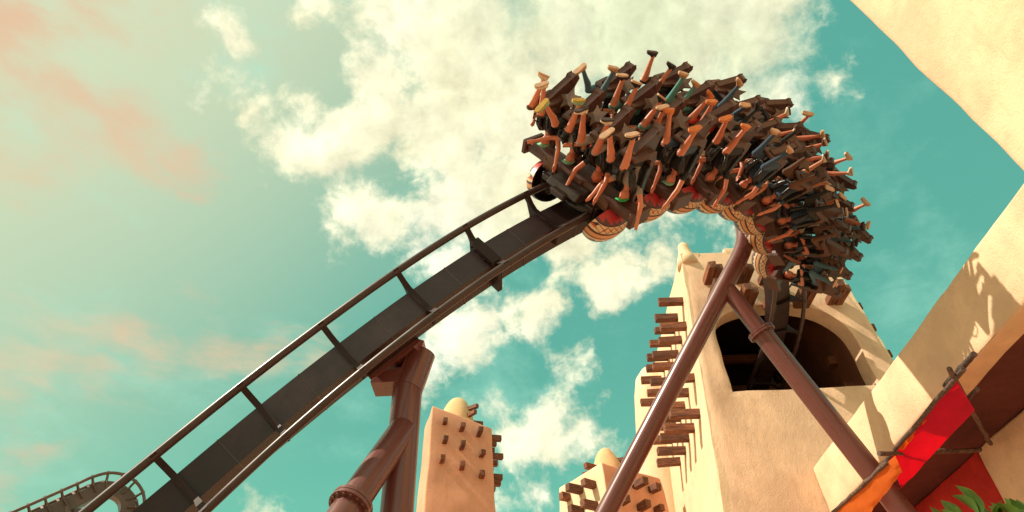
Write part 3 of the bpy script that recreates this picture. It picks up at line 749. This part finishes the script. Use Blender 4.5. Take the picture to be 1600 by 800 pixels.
# ------------------------------------------------------------------ coaster cars
def shell_obj(name, parent, mat, M, bm, smooth=True): return obj(name, bm, mat, parent, M, smooth, 45)
SEATX = (-1.08, -.36, .36, 1.08); SEATZ = -.32
def meshes_car():
    K = {}
    # chassis block between the rails
    bm = bmesh.new()
    prism(bm, [(-.5, -.08), (-.5, -.22), (-.62, -.3), (-.5, -.42), (.5, -.42), (.62, -.3), (.5, -.22), (.5, -.08)], lambda u, v, t: V((t, u, v)), -.40, .40)
    box(bm, (-.18, -.7, -.34), (.18, .7, -.2))
    bmesh.ops.bevel(bm, geom=bm.edges[:], offset=.018, segments=1, affect='EDGES'); K['chassis'] = mesh_from(bm, 'chassis', 'car_dark')
    # transverse beam carrying the four seats
    bm = bmesh.new()
    prism(bm, [(-.20, -.30), (-.24, -.46), (-.14, -.52), (.12, -.52), (.2, -.44), (.18, -.30)], lambda u, v, t: V((t, u, v)), -1.42, 1.42)
    for s_ in (-1, 1): box(bm, (s_ * 1.47 - .05, -.28, -.56), (s_ * 1.47 + .05, .26, -.24))
    bmesh.ops.bevel(bm, geom=bm.edges[:], offset=.014, segments=1, affect='EDGES'); K['beam'] = mesh_from(bm, 'seat_beam', 'car_brown')
    # bolted plate with hole pattern
    bm = bmesh.new(); box(bm, (-.17, .2, -.50), (.17, .232, -.24)); 
    for x in (-.12, .12):
        for z in (-.46, -.28): box(bm, (x - .02, .232, z - .02), (x + .02, .25, z + .02))
    K['plate'] = mesh_from(bm, 'bolt_plate', 'bracket_brown')
    # wheel carrier
    bm = bmesh.new(); box(bm, (-.10, -.42, -.26), (.10, .42, -.13)); box(bm, (.10, -.36, -.26), (.15, .36, .18)); box(bm, (-.08, -.3, .12), (.14, .3, .17))
    bmesh.ops.bevel(bm, geom=bm.edges[:], offset=.02, segments=1, affect='EDGES'); K['carrier'] = mesh_from(bm, 'wheel_carrier', 'car_dark')
    bm = bmesh.new(); tube(bm, [(-.06, 0, 0), (-.05, 0, 0), (.05, 0, 0), (.06, 0, 0)], [.08, .1, .1, .08], 18); K['wheel'] = mesh_from(bm, 'wheel', 'rubber', True, 40)
    # painted wheel cover: open bowl round the outside of the rail
    bm = bmesh.new(); seg, rg = 26, 12; rows = []
    for i in range(rg + 1):
        a = math.pi * (.5 * i / rg); row = []
        for k in range(seg):
            b_ = 2 * math.pi * k / seg
            row.append(V((.42 * math.cos(a) ** .8 if a < math.pi / 2 - 1e-4 else 0.0, .58 * math.sin(a) * math.cos(b_) if i else 0, .46 * math.sin(a) * math.sin(b_) if i else 0)))
        rows.append(row)
    outer = [[bm.verts.new(p) for p in r] for r in rows[1:]]; tip = bm.verts.new(rows[0][0])
    inner = [[bm.verts.new(V((p.x * .86 , p.y * .92, p.z * .92))) for p in r] for r in rows[1:]]
    tip2 = bm.verts.new(rows[0][0] * .86)
    for k in range(seg):
        q = (k + 1) % seg
        bm.faces.new((tip, outer[0][k], outer[0][q])); f = bm.faces.new((tip2, inner[0][q], inner[0][k])); f.material_index = 1
        for r in range(rg - 1):
            bm.faces.new((outer[r][k], outer[r + 1][k], outer[r + 1][q], outer[r][q])); f = bm.faces.new((inner[r][q], inner[r + 1][q], inner[r + 1][k], inner[r][k])); f.material_index = 1
        f = bm.faces.new((outer[-1][q], outer[-1][k], inner[-1][k], inner[-1][q])); f.material_index = 1
    K['cover'] = mesh_from(bm, 'wheel_cover', ['cover_paint', 'car_dark'], True, 50)
    # dark fairing dish between the rails
    bm = bmesh.new(); ellipsoid(bm, (0, -.1, 0), (.42, .45, .10), 24, 10); K['fairing'] = mesh_from(bm, 'fairing', 'vinyl_black', True)
    # seat shell profile (y forward, z up)
    bm = bmesh.new()
    prof = [(-.12, -.50), (-.04, -.56), (-.06, -.95), (-.10, -1.24), (.02, -1.305), (.32, -1.27), (.38, -1.29), (.36, -1.345), (.02, -1.40), (-.20, -1.38), (-.24, -1.2), (-.22, -.95), (-.20, -.56), (-.17, -.50)]
    prism(bm, prof, lambda u, v, t: V((t, u, v)), -.23, .23)
    for v in bm.verts:
        if v.co.z > -.7: v.co.x *= .82
        if v.co.y > .2: v.co.x *= .8
    ws = [(.26, -1.345), (.28, -1.38), (-.30, -1.70), (-.40, -1.72), (-.44, -1.66), (-.32, -1.15), (-.22, -1.1), (-.15, -1.37)]
    wb = bmesh.new(); prism(wb, ws, lambda u, v, t: V((t, u, v)), -.075, .075); tmp_ = bpy.data.meshes.new('t'); wb.to_mesh(tmp_); wb.free(); bm.from_mesh(tmp_)
    wb = bmesh.new(); prism(wb, [(-.27, -1.64), (-.30, -1.73), (-.41, -1.755), (-.465, -1.67), (-.40, -1.56)], lambda u, v, t: V((t, u, v)), -.092, .092); wb.to_mesh(tmp_); wb.free(); bm.from_mesh(tmp_)
    box(bm, (-.10, -.185, -.60), (.10, -.10, -.14))
    bmesh.ops.bevel(bm, geom=[e for e in bm.edges], offset=.014, segments=1, affect='EDGES')
    K['seat'] = mesh_from(bm, 'seat', 'car_brown')
    # seat side wings and pommel
    bm = bmesh.new()
    prism(bm, [(-.10, -.53), (-.015, -.53), (.0, -.62), (.05, -.72), (.03, -1.08), (-.06, -1.15), (-.09, -1.1)], lambda u, v, t: V((t, u, v)), -.265, .265)
    for v in bm.verts:
        if v.co.y > -.08: v.co.x *= 1.04
    bmesh.ops.bevel(bm, geom=bm.edges[:], offset=.015, segments=1, affect='EDGES'); K['cushion'] = mesh_from(bm, 'cushion', 'vinyl_black')
    # over-shoulder harness
    bm = bmesh.new()
    for s_ in (-1, 1):
        tube(bm, [(s_ * .15, -.2, -.58), (s_ * .16, -.08, -.545), (s_ * .17, .08, -.60), (s_ * .16, .17, -.74), (s_ * .13, .21, -.92), (s_ * .09, .23, -1.06)], [.03, .05, .065, .07, .065, .05], 10)
        tube(bm, [(s_ * .13, .24, -.78), (s_ * .2, .33, -.86), (s_ * .19, .33, -.98), (s_ * .1, .25, -1.02)], .016, 8)
    tube(bm, [(-.13, .22, -1.06), (0, .24, -1.10), (.13, .22, -1.06)], .06, 10)
    K['harness'] = mesh_from(bm, 'harness', 'vinyl_black', True, 50)
    bm = bmesh.new(); tube(bm, [(-.075, .27, -1.06), (0, .30, -1.12), (.075, .27, -1.06)], .012, 6); tube(bm, [(0, .25, -1.1), (0, .27, -1.24)], .014, 6); K['buckle'] = mesh_from(bm, 'buckle', 'steel_worn')
    # star-shaped linking bracket between seats
    bm = bmesh.new(); st = []
    for k in range(10):
        a = math.pi / 2 + 2 * math.pi * k / 10; r_ = .23 if k % 2 == 0 else .10; st.append((r_ * math.cos(a) * 1.1, r_ * math.sin(a)))
    prism(bm, st, lambda u, v, t: V((u, t, v)), -.018, .018); bmesh.ops.bevel(bm, geom=[e for e in bm.edges], offset=.008, segments=1, affect='EDGES')
    K['star'] = mesh_from(bm, 'star_bracket', 'bracket_brown')
    bm = bmesh.new(); tube(bm, [(-1.3, -.12, -1.62), (1.3, -.12, -1.62)], .03, 8); tube(bm, [(-1.4, -.12, -.82), (1.4, -.12, -.82)], .025, 8); K['tie_bar'] = mesh_from(bm, 'tie_bar', 'car_dark', True, 50)
    return K
KM = meshes_car()
ORD = ['front', 'second', 'third', 'fourth', 'fifth', 'sixth', 'seventh', 'rear']
CAR_T = [6.62 + OFF +   .938 * i for i in range(8)]
def make_car(i):
    M = PATH.M(CAR_T[i])
    c = bpy.data.objects.new('coaster_car', None); col.objects.link(c); c.empty_display_size = .3; c.matrix_world = M
    nth = {0: 'front coaster car, at the lower left end of the train', 7: 'rear coaster car, lowest of the train, before the tower'}.get(i, '%s coaster car from the lower left end of the train' % ORD[i])
    tag(c, nth, 'coaster car', 'cars of the coaster train')
    link('chassis', KM['chassis'], c, Matrix()); link('seat_beam', KM['beam'], c, Matrix())
    for x in (-.72, 0, .72): link('bolt_plate', KM['plate'], c, Matrix.Translation((x, 0, 0)))
    link('tie_bar', KM['tie_bar'], c, Matrix())
    for s_ in (-1, 1):
        fl = Matrix.Diagonal((s_, 1, 1, 1))
        wc = link('wheel_carrier', KM['carrier'], c, Matrix.Translation((s_ * .6, 0, 0)) @ fl)
        for (x, y, z, ax) in ((0, .26, -.18, 0), (0, -.26, -.18, 0), (.18, .2, 0, 1), (.18, -.2, 0, 1), (0, .2, .17, 0), (0, -.2, .17, 0)):
            link('wheel', KM['wheel'], wc, Matrix.Translation((x, y, z)) @ (Matrix.Rotation(math.pi / 2, 4, 'Y') if ax else Matrix()))
        link('wheel_cover', KM['cover'], c, Matrix.Translation((s_ * .76, 0, .10)) @ Matrix.Rotation(s_ * -.35, 4, 'Y') @ fl)
    link('fairing', KM['fairing'], c, Matrix.Translation((.30, .25, -.16)))
    for k, x in enumerate(SEATX):
        st = link('seat', KM['seat'], c, Matrix.Translation((x, 0, SEATZ)))
        link('cushion', KM['cushion'], st, Matrix()); link('buckle', KM['buckle'], st, Matrix())
        empty_seat = (i, k) in EMPTY
        link('harness', KM['harness'], st, Matrix.Translation((0, -.1, -.5)) @ Matrix.Rotation(.75, 4, 'X') @ Matrix.Translation((0, .1, .5)) if empty_seat else Matrix())
    for x in (-.72, 0, .72): link('star_bracket', KM['star'], c, Matrix.Translation((x, .02, -1.48 + SEATZ)) @ Matrix.Rotation(-.8 + .1 * math.sin(x * 9 + i), 4, 'X') @ Matrix.Rotation(x * 2.1 + i, 4, 'Y'))
    return c
EMPTY = {(3, 0), (4, 0), (6, 1)}
cars = [make_car(i) for i in range(8)]

# ------------------------------------------------------------------ riders
def capsule(bm, pts, rad, seg=12, sq=1.0):
    """tapered limb with round ends"""
    pts = [V(p) for p in pts]
    d0 = (pts[0] - pts[1]).normalized(); d1 = (pts[-1] - pts[-2]).normalized()
    P = [pts[0] + d0 * rad[0] * .95, pts[0] + d0 * rad[0] * .7] + pts + [pts[-1] + d1 * rad[-1] * .7, pts[-1] + d1 * rad[-1] * .95]
    Rr = [rad[0] * .25, rad[0] * .72] + list(rad) + [rad[-1] * .72, rad[-1] * .25]
    tube(bm, P, Rr, seg)
def rider_mesh(idx, legs, arms):
    """legs: per side shin direction and knee offset; arms: per side elbow and wrist positions. returns body mesh, ankle matrices"""
    bm = bmesh.new(); segs = []
    def limb(pts, rad, reg):
        capsule(bm, pts, rad); pts = [V(p) for p in pts]
        for a, b in zip(pts, pts[1:]): segs.append((a, b, reg))
    # torso
    T = [((0, -.01, -1.22), (.165, .115)), ((0, -.02, -1.12), (.165, .115)), ((0, -.025, -1.0), (.15, .105)), ((0, -.02, -.86), (.175, .115)), ((0, -.02, -.76), (.185, .105)), ((0, -.015, -.70), (.12, .08)), ((0, -.01, -.655), (.06, .058))]
    rings = [[V(c) + V((rx * math.cos(a), ry * math.sin(a), 0)) for a in [2 * math.pi * k / 18 for k in range(18)]] for c, (rx, ry) in T]
    sweep(bm, rings); segs.append((V((0, -.02, -1.08)), V((0, -.02, -.74)), 1)); segs.append((V((-.08, -.01, -1.24)), V((.08, -.01, -1.24)), 2))
    limb([(0, -.01, -.70), (0, .0, -.60)], [.055, .052], 0)
    # head: skull, jaw, nose, ears, brow
    hc = V((0, .02, -.485)); ellipsoid(bm, hc, (.075, .095, .105), 16, 12); ellipsoid(bm, hc + V((0, .025, -.05)), (.055, .065, .07), 12, 8)
    ellipsoid(bm, hc + V((0, .10, -.015)), (.014, .022, .026), 8, 6); ellipsoid(bm, hc + V((0, .088, .02)), (.05, .014, .012), 8, 6); ellipsoid(bm, hc + V((0, .086, -.062)), (.024, .012, .010), 8, 6)
    for s_ in (-1, 1): ellipsoid(bm, hc + V((s_ * .076, -.005, -.005)), (.012, .022, .032), 8, 6)
    segs.append((hc + V((0, 0, -.05)), hc + V((0, 0, .05)), 0))
    ank = []
    for s_, (kx, ky, kz, sd_) in zip((-1, 1), legs):
        hip = V((s_ * .09, .0, -1.215)); knee = V((s_ * (.12 + kx), .43 + ky, -1.205 + kz)); sd_ = V((s_ * sd_[0], sd_[1], sd_[2])).normalized(); an = knee + sd_ * .49
        limb([hip, hip.lerp(knee, .5), knee], [.092, .085, .066], 2)
        fdir = (knee - hip).normalized(); back = -(fdir - sd_ * fdir.dot(sd_)).normalized()
        limb([knee, knee.lerp(an, .28) + back * .022, knee.lerp(an, .6) + back * .008, an], [.058, .061, .045, .036], 3)
        fwd = (V((0, 1, 0)) - sd_ * sd_.y)
        fwd = fwd.normalized() if fwd.length > .2 else V((0, 0, 1))
        z = -sd_; x = fwd.cross(z).normalized(); m = Matrix((x, fwd, z)).transposed().to_4x4(); m.translation = an; ank.append(m)
        capsule(bm, [an, an + fwd * .1 + sd_ * .04], [.035, .03]); segs.append((an, an + fwd * .1 + sd_ * .04, 3))
    for s_, (e, wv, spread) in zip((-1, 1), arms):
        sh = V((s_ * .185, -.02, -.755)); e = V((s_ * e[0], e[1], e[2])); wv = V((s_ * wv[0], wv[1], wv[2]))
        limb([sh, sh.lerp(e, .5)], [.056, .05], 1); limb([sh.lerp(e, .5), e], [.047, .041], 0); limb([e, e.lerp(wv, .35), wv], [.041, .042, .028], 0)
        d = (wv - e).normalized(); x, y = frame_of(d, V((s_, .2, .3)).normalized()); curl = 0.25 if spread else .95
        pc = wv + d * .05; capsule(bm, [wv, wv + d * .035 + x * .0, wv + d * .08], [.028, .036, .034]); segs.append((wv, wv + d * .15, 0))
        for fi in range(4):
            o = (fi - 1.5) * .021; ln = (.06, .072, .068, .052)[fi]; b0_ = wv + d * .085 + x * o
            dd = (d + x * o * (5 if spread else 1)).normalized(); k1 = b0_ + dd * ln * .5 + y * curl * .012; k2 = k1 + (dd * (1 - curl * .75) + y * curl).normalized() * ln * .5
            capsule(bm, [b0_ - d * .02, b0_, k1, k2], [.010, .0105, .0098, .008], 8)
        th0 = wv + d * .035 - x * .03; th1 = th0 + (d * .55 - x * .8 + y * .2).normalized() * .035; capsule(bm, [wv + d * .03, th0, th1, th1 + (d * .9 - x * .3).normalized() * .028], [.013, .013, .0115, .009], 8)
    me = bpy.data.meshes.new('b'); bmesh.ops.recalc_face_normals(bm, faces=bm.faces); bm.to_mesh(me); bm.free()
    o = bpy.data.objects.new('tmp', me); col.objects.link(o)
    m = o.modifiers.new('r', 'REMESH'); m.mode = 'VOXEL'; m.voxel_size = .0125
    s_ = o.modifiers.new('s', 'SMOOTH'); s_.iterations = 3; s_.factor = .5
    dg = bpy.context.evaluated_depsgraph_get(); ev = o.evaluated_get(dg); out = bpy.data.meshes.new_from_object(ev)
    bpy.data.objects.remove(o); bpy.data.meshes.remove(me); out.name = 'person'
    out.materials.clear()
    for nme in ('skin_0', 'cloth_black', 'cloth_denim', 'skin_0'): out.materials.append(MATS[nme])
    def dseg(p, a, b):
        ab = b - a; t = max(0, min(1, (p - a).dot(ab) / max(1e-9, ab.length_squared))); return (p - a - ab * t).length
    reg = []
    for p in out.polygons:
        c = p.center; reg.append(min(segs, key=lambda g: dseg(c, g[0], g[1]) * (.8 if g[2] == 1 and abs(c.x) < .2 and -1.1 < c.z < -.7 and c.y < .11 else 1))[2])
    out.polygons.foreach_set('material_index', reg); out.polygons.foreach_set('use_smooth', [True] * len(reg))
    return out, ank
down = (0, -.12, -1); fwdk = (.02, .3, -1); strt = (.05, .55, -.8); back_ = (0, -.5, -1); side = (.35, -.1, -1)
grip = ((.30, .10, -.95), (.14, .27, -.90), False)
up1 = ((.33, .20, -.62), (.36, .38, -.42), True); up2 = ((.40, .12, -.58), (.48, .22, -.34), True); out1 = ((.42, .12, -.70), (.58, .33, -.62), True); up3 = ((.30, .22, -.52), (.30, .36, -.27), True)
POSES = [rider_mesh(0, [(0, 0, 0, down), (.02, .0, .01, (0, -.3, -1))], [grip, grip]),
         rider_mesh(1, [(.02, 0, 0, fwdk), (0, -.01, .0, down)], [up1, up2]),
         rider_mesh(2, [(.05, 0, .03, (.1, .0, -1)), (.03, -.01, .05, (.05, -.25, -1))], [up3, up1]),
         rider_mesh(3, [(0, 0, 0, back_), (.01, 0, .02, (0, .05, -1))], [grip, up2]),
         rider_mesh(4, [(.0, 0, .02, strt), (.04, 0, .0, (.1, -.2, -1))], [out1, grip]),
         rider_mesh(5, [(.06, -.02, .03, side), (.04, -.01, .0, (.2, .1, -1))], [up2, up3])]
rp = random.Random(21)
for q in range(8):
    def lg(): return (rp.uniform(0, .07), rp.uniform(-.03, .03), rp.uniform(-.02, .08), (rp.uniform(-.1, .4), rp.uniform(-.6, .3), -1))
    def ar(): return rp.choice([grip, grip, up1, up2, up3, out1])
    POSES.append(rider_mesh(6 + q, [lg(), lg()], [ar(), ar()]))
# shoe: origin at the ankle, y forward, z up
def shoe_mesh():
    bm = bmesh.new()
    S = [(-.075, .020, .055), (-.06, .034, .075), (-.02, .038, .085), (.03, .038, .075), (.08, .043, .045), (.13, .046, .030), (.17, .038, .018), (.19, .018, .004)]
    rings = []
    for y, hw, top in S:
        zb = -.075; rings.append([V((hw * .9, y, zb + .022)), V((hw, y, zb + .04)), V((hw * .75, y, zb + .04 + top * .6)), V((0, y, zb + .04 + top)), V((-hw * .75, y, zb + .04 + top * .6)), V((-hw, y, zb + .04)), V((-hw * .9, y, zb + .022)), V((0, y, zb + .02))])
    sweep(bm, rings)
    rings = []
    for y, hw, top in S: rings.append([V((hw * 1.1, y * 1.04, z)) if sgn > 0 else V((-hw * 1.1, y * 1.04, z)) for sgn, z in ((1, -.08), (1, -.05), (-1, -.05), (-1, -.08))])
    sweep(bm, rings, mi=1)
    return mesh_from(bm, 'shoe', ['cloth_cream', 'sole_pale'], True, 50)
SHOE = shoe_mesh()
def hair_mesh(cap):
    bm = bmesh.new(); hc = V((0, .02, -.485))
    if cap:
        ellipsoid(bm, hc + V((0, -.005, .025)), (.084, .104, .092), 18, 12, zmin=-.05); box(bm, (-.06, .08, hc.z + .035), (.06, .17, hc.z + .045))
    else:
        ellipsoid(bm, hc + V((0, -.018, .02)), (.086, .098, .105), 18, 12, zmin=-.35); ellipsoid(bm, hc + V((0, -.06, -.03)), (.075, .06, .09), 14, 10)
        for v in bm.verts: v.co += noise.noise_vector(v.co * 28) * .012
    return mesh_from(bm, 'headwear', ['cloth_brown'], True)
HAIR, CAP = hair_mesh(False), hair_mesh(True)
def setmat(o, i, m): o.material_slots[i].link = 'OBJECT'; o.material_slots[i].material = MATS[m]
# (car, seat) -> pose, skin, shirt, shorts, shin, shoe, sole, head
rs = random.Random(5)
SPEC = {(0, 0): (3, 0, 'black', 'brown', None, 'cream', 'sole_pale', ('cap', 'mint')), (0, 1): (4, 0, 'grey', 'black', None, 'mint', 'yellow', ('cap', 'mint')),
        (0, 2): (2, 1, 'black', 'grey', None, 'white', 'sole_dark', ('hair', 'ginger')), (0, 3): (1, 0, 'grey', 'black', None, 'black', 'sole_pale', ('cap', 'green')),
        (1, 0): (4, 2, 'black', 'denim', 'denim', 'tan', 'sole_pale', ('hair', 'brown')), (1, 1): (0, 0, 'navy', 'teal', None, 'black', 'sole_pale', ('hair', 'brown')),
        (1, 2): (3, 1, 'black', 'teal', None, 'black', 'sole_pale', ('cap', 'white')), (1, 3): (5, 0, 'black', 'navy', None, 'orange', 'orange', ('cap', 'mint')),
        (2, 0): (2, 0, 'maroon', 'black', None, 'black', 'sole_dark', ('cap', 'mint')), (2, 1): (0, 2, 'grey', 'teal', 'teal', 'tan', 'sole_pale', ('hair', 'brown')),
        (2, 2): (3, 3, 'white', 'red', None, 'orange', 'orange', ('cap', 'white')), (2, 3): (1, 1, 'black', 'black', None, 'orange', 'orange', ('hair', 'brown')),
        (5, 0): (4, 1, 'black', 'brown', None, 'tan', 'sole_pale', ('hair', 'brown')), (6, 0): (1, 0, 'black', 'black', None, 'cream', 'sole_pale', ('hair', 'brown')),
        (7, 0): (4, 0, 'navy', 'denim', None, 'cream', 'sole_pale', ('hair', 'brown')), (7, 1): (2, 1, 'black', 'denim', 'denim', 'black', 'sole_dark', ('hair', 'brown'))}
WORDS = {'sole_pale': 'pale', 'sole_dark': 'dark'}
SEATW = ['top seat', 'second seat from top', 'third seat from top', 'bottom seat']
riders = 0
for i in range(8):
    for k in range(4):
        if (i, k) in EMPTY: continue
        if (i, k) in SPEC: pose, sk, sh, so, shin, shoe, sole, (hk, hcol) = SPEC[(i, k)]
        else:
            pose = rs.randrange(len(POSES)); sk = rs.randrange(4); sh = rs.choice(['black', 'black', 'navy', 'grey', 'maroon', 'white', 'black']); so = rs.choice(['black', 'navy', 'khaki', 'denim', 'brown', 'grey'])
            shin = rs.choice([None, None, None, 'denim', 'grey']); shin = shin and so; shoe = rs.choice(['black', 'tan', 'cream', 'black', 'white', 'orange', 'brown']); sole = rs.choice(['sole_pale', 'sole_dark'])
            if i >= 3 and rs.random() < .55: so = rs.choice(['black', 'navy', 'black', 'brown']); shin = so; shoe = rs.choice(['black', 'brown', 'black', 'tan'])  # rear cars dressed darker, the shade there put into the clothes
            hk, hcol = rs.choice([('hair', 'brown'), ('hair', 'black'), ('cap', 'black'), ('hair', 'ginger'), ('cap', 'white'), ('hair', 'brown')])
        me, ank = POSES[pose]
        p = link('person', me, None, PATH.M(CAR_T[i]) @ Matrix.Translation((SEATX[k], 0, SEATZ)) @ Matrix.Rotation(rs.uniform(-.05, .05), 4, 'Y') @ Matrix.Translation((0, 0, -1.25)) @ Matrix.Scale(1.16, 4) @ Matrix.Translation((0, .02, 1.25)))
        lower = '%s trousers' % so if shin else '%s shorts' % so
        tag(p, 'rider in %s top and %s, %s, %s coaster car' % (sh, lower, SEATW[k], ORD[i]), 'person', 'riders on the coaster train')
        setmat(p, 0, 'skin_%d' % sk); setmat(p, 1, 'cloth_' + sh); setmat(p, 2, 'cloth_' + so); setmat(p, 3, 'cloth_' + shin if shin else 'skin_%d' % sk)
        for m in ank:
            s_ = link('shoe', SHOE, p, m @ Matrix.Scale(1.02, 4)); setmat(s_, 0, 'cloth_' + shoe); setmat(s_, 1, sole if sole.startswith('sole') else 'cloth_' + sole)
        h = link('cap' if hk == 'cap' else 'hair', CAP if hk == 'cap' else HAIR, p, Matrix()); setmat(h, 0, 'cloth_' + hcol)
        riders += 1

# ------------------------------------------------------------------ leafy shrub, bottom right corner
def leaf_mesh(seed):
    rs_ = random.Random(seed); bm = bmesh.new(); n = 7; L = []; rows = []
    for i in range(n + 1):
        t = i / n; wd = .068 * (math.sin(math.pi * min(1, t * 1.02 + .02)) ** .7) * (1 + .25 * (t - .4)); z = .05 * t - .10 * t * t
        rows.append((t * .22, wd, z))
    for lay in (0, -.0015):
        g = [[bm.verts.new((x, s_ * wd, z + abs(s_) * wd * .35 + lay + rs_.uniform(-.002, .002))) for s_ in (-1, -.5, 0, .5, 1)] for x, wd, z in rows]
        for i in range(n):
            for j_ in range(4):
                q = (g[i][j_], g[i + 1][j_], g[i + 1][j_ + 1], g[i][j_ + 1]); bm.faces.new(q if lay == 0 else q[::-1])
    return mesh_from(bm, 'leaf', 'leaf_green', True)
LEAF = [leaf_mesh(s_) for s_ in range(4)]
base = atD(1530, 820, 4.6)
sh = empty('leafy_shrub', (base.x, base.y, 0), 'glossy green leafy shrub poking into the bottom right corner', 'shrub')
rs2 = random.Random(11)
for (px, py, dd) in ((1500, 826, 4.5), (1530, 806, 4.4), (1562, 818, 4.7), (1600, 822, 4.6), (1640, 825, 4.5), (1480, 842, 4.7)):
    tip = atD(px, py, dd) - sh.location
    bm = bmesh.new(); tube(bm, [V((rs2.uniform(-.05, .05), rs2.uniform(-.05, .05), 0)), V((tip.x * .3, tip.y * .3, tip.z * .5)), V((tip.x * .8, tip.y * .8, tip.z * .85)), tip], [.03, .022, .012, .005], 8)
    obj('stem', bm, 'pole_wood', sh, smooth=True)
    for q in range(12):
        a = q * 2.4 + rs2.uniform(-.3, .3); elv = math.radians(rs2.uniform(15, 75)) if q > 3 else math.radians(rs2.uniform(60, 85)); d = V((math.cos(a) * math.cos(elv), math.sin(a) * math.cos(elv), math.sin(elv)))
        x, y = frame_of(d); rot = Matrix((d, x, y)).transposed().to_4x4()
        link('leaf', rs2.choice(LEAF), sh, Matrix.Translation(tip - V((0, 0, .02 * (q if q > 3 else 0)))) @ rot @ Matrix.Rotation(rs2.uniform(-.5, .5), 4, 'X') @ Matrix.Scale(rs2.uniform(.5, .8), 4))
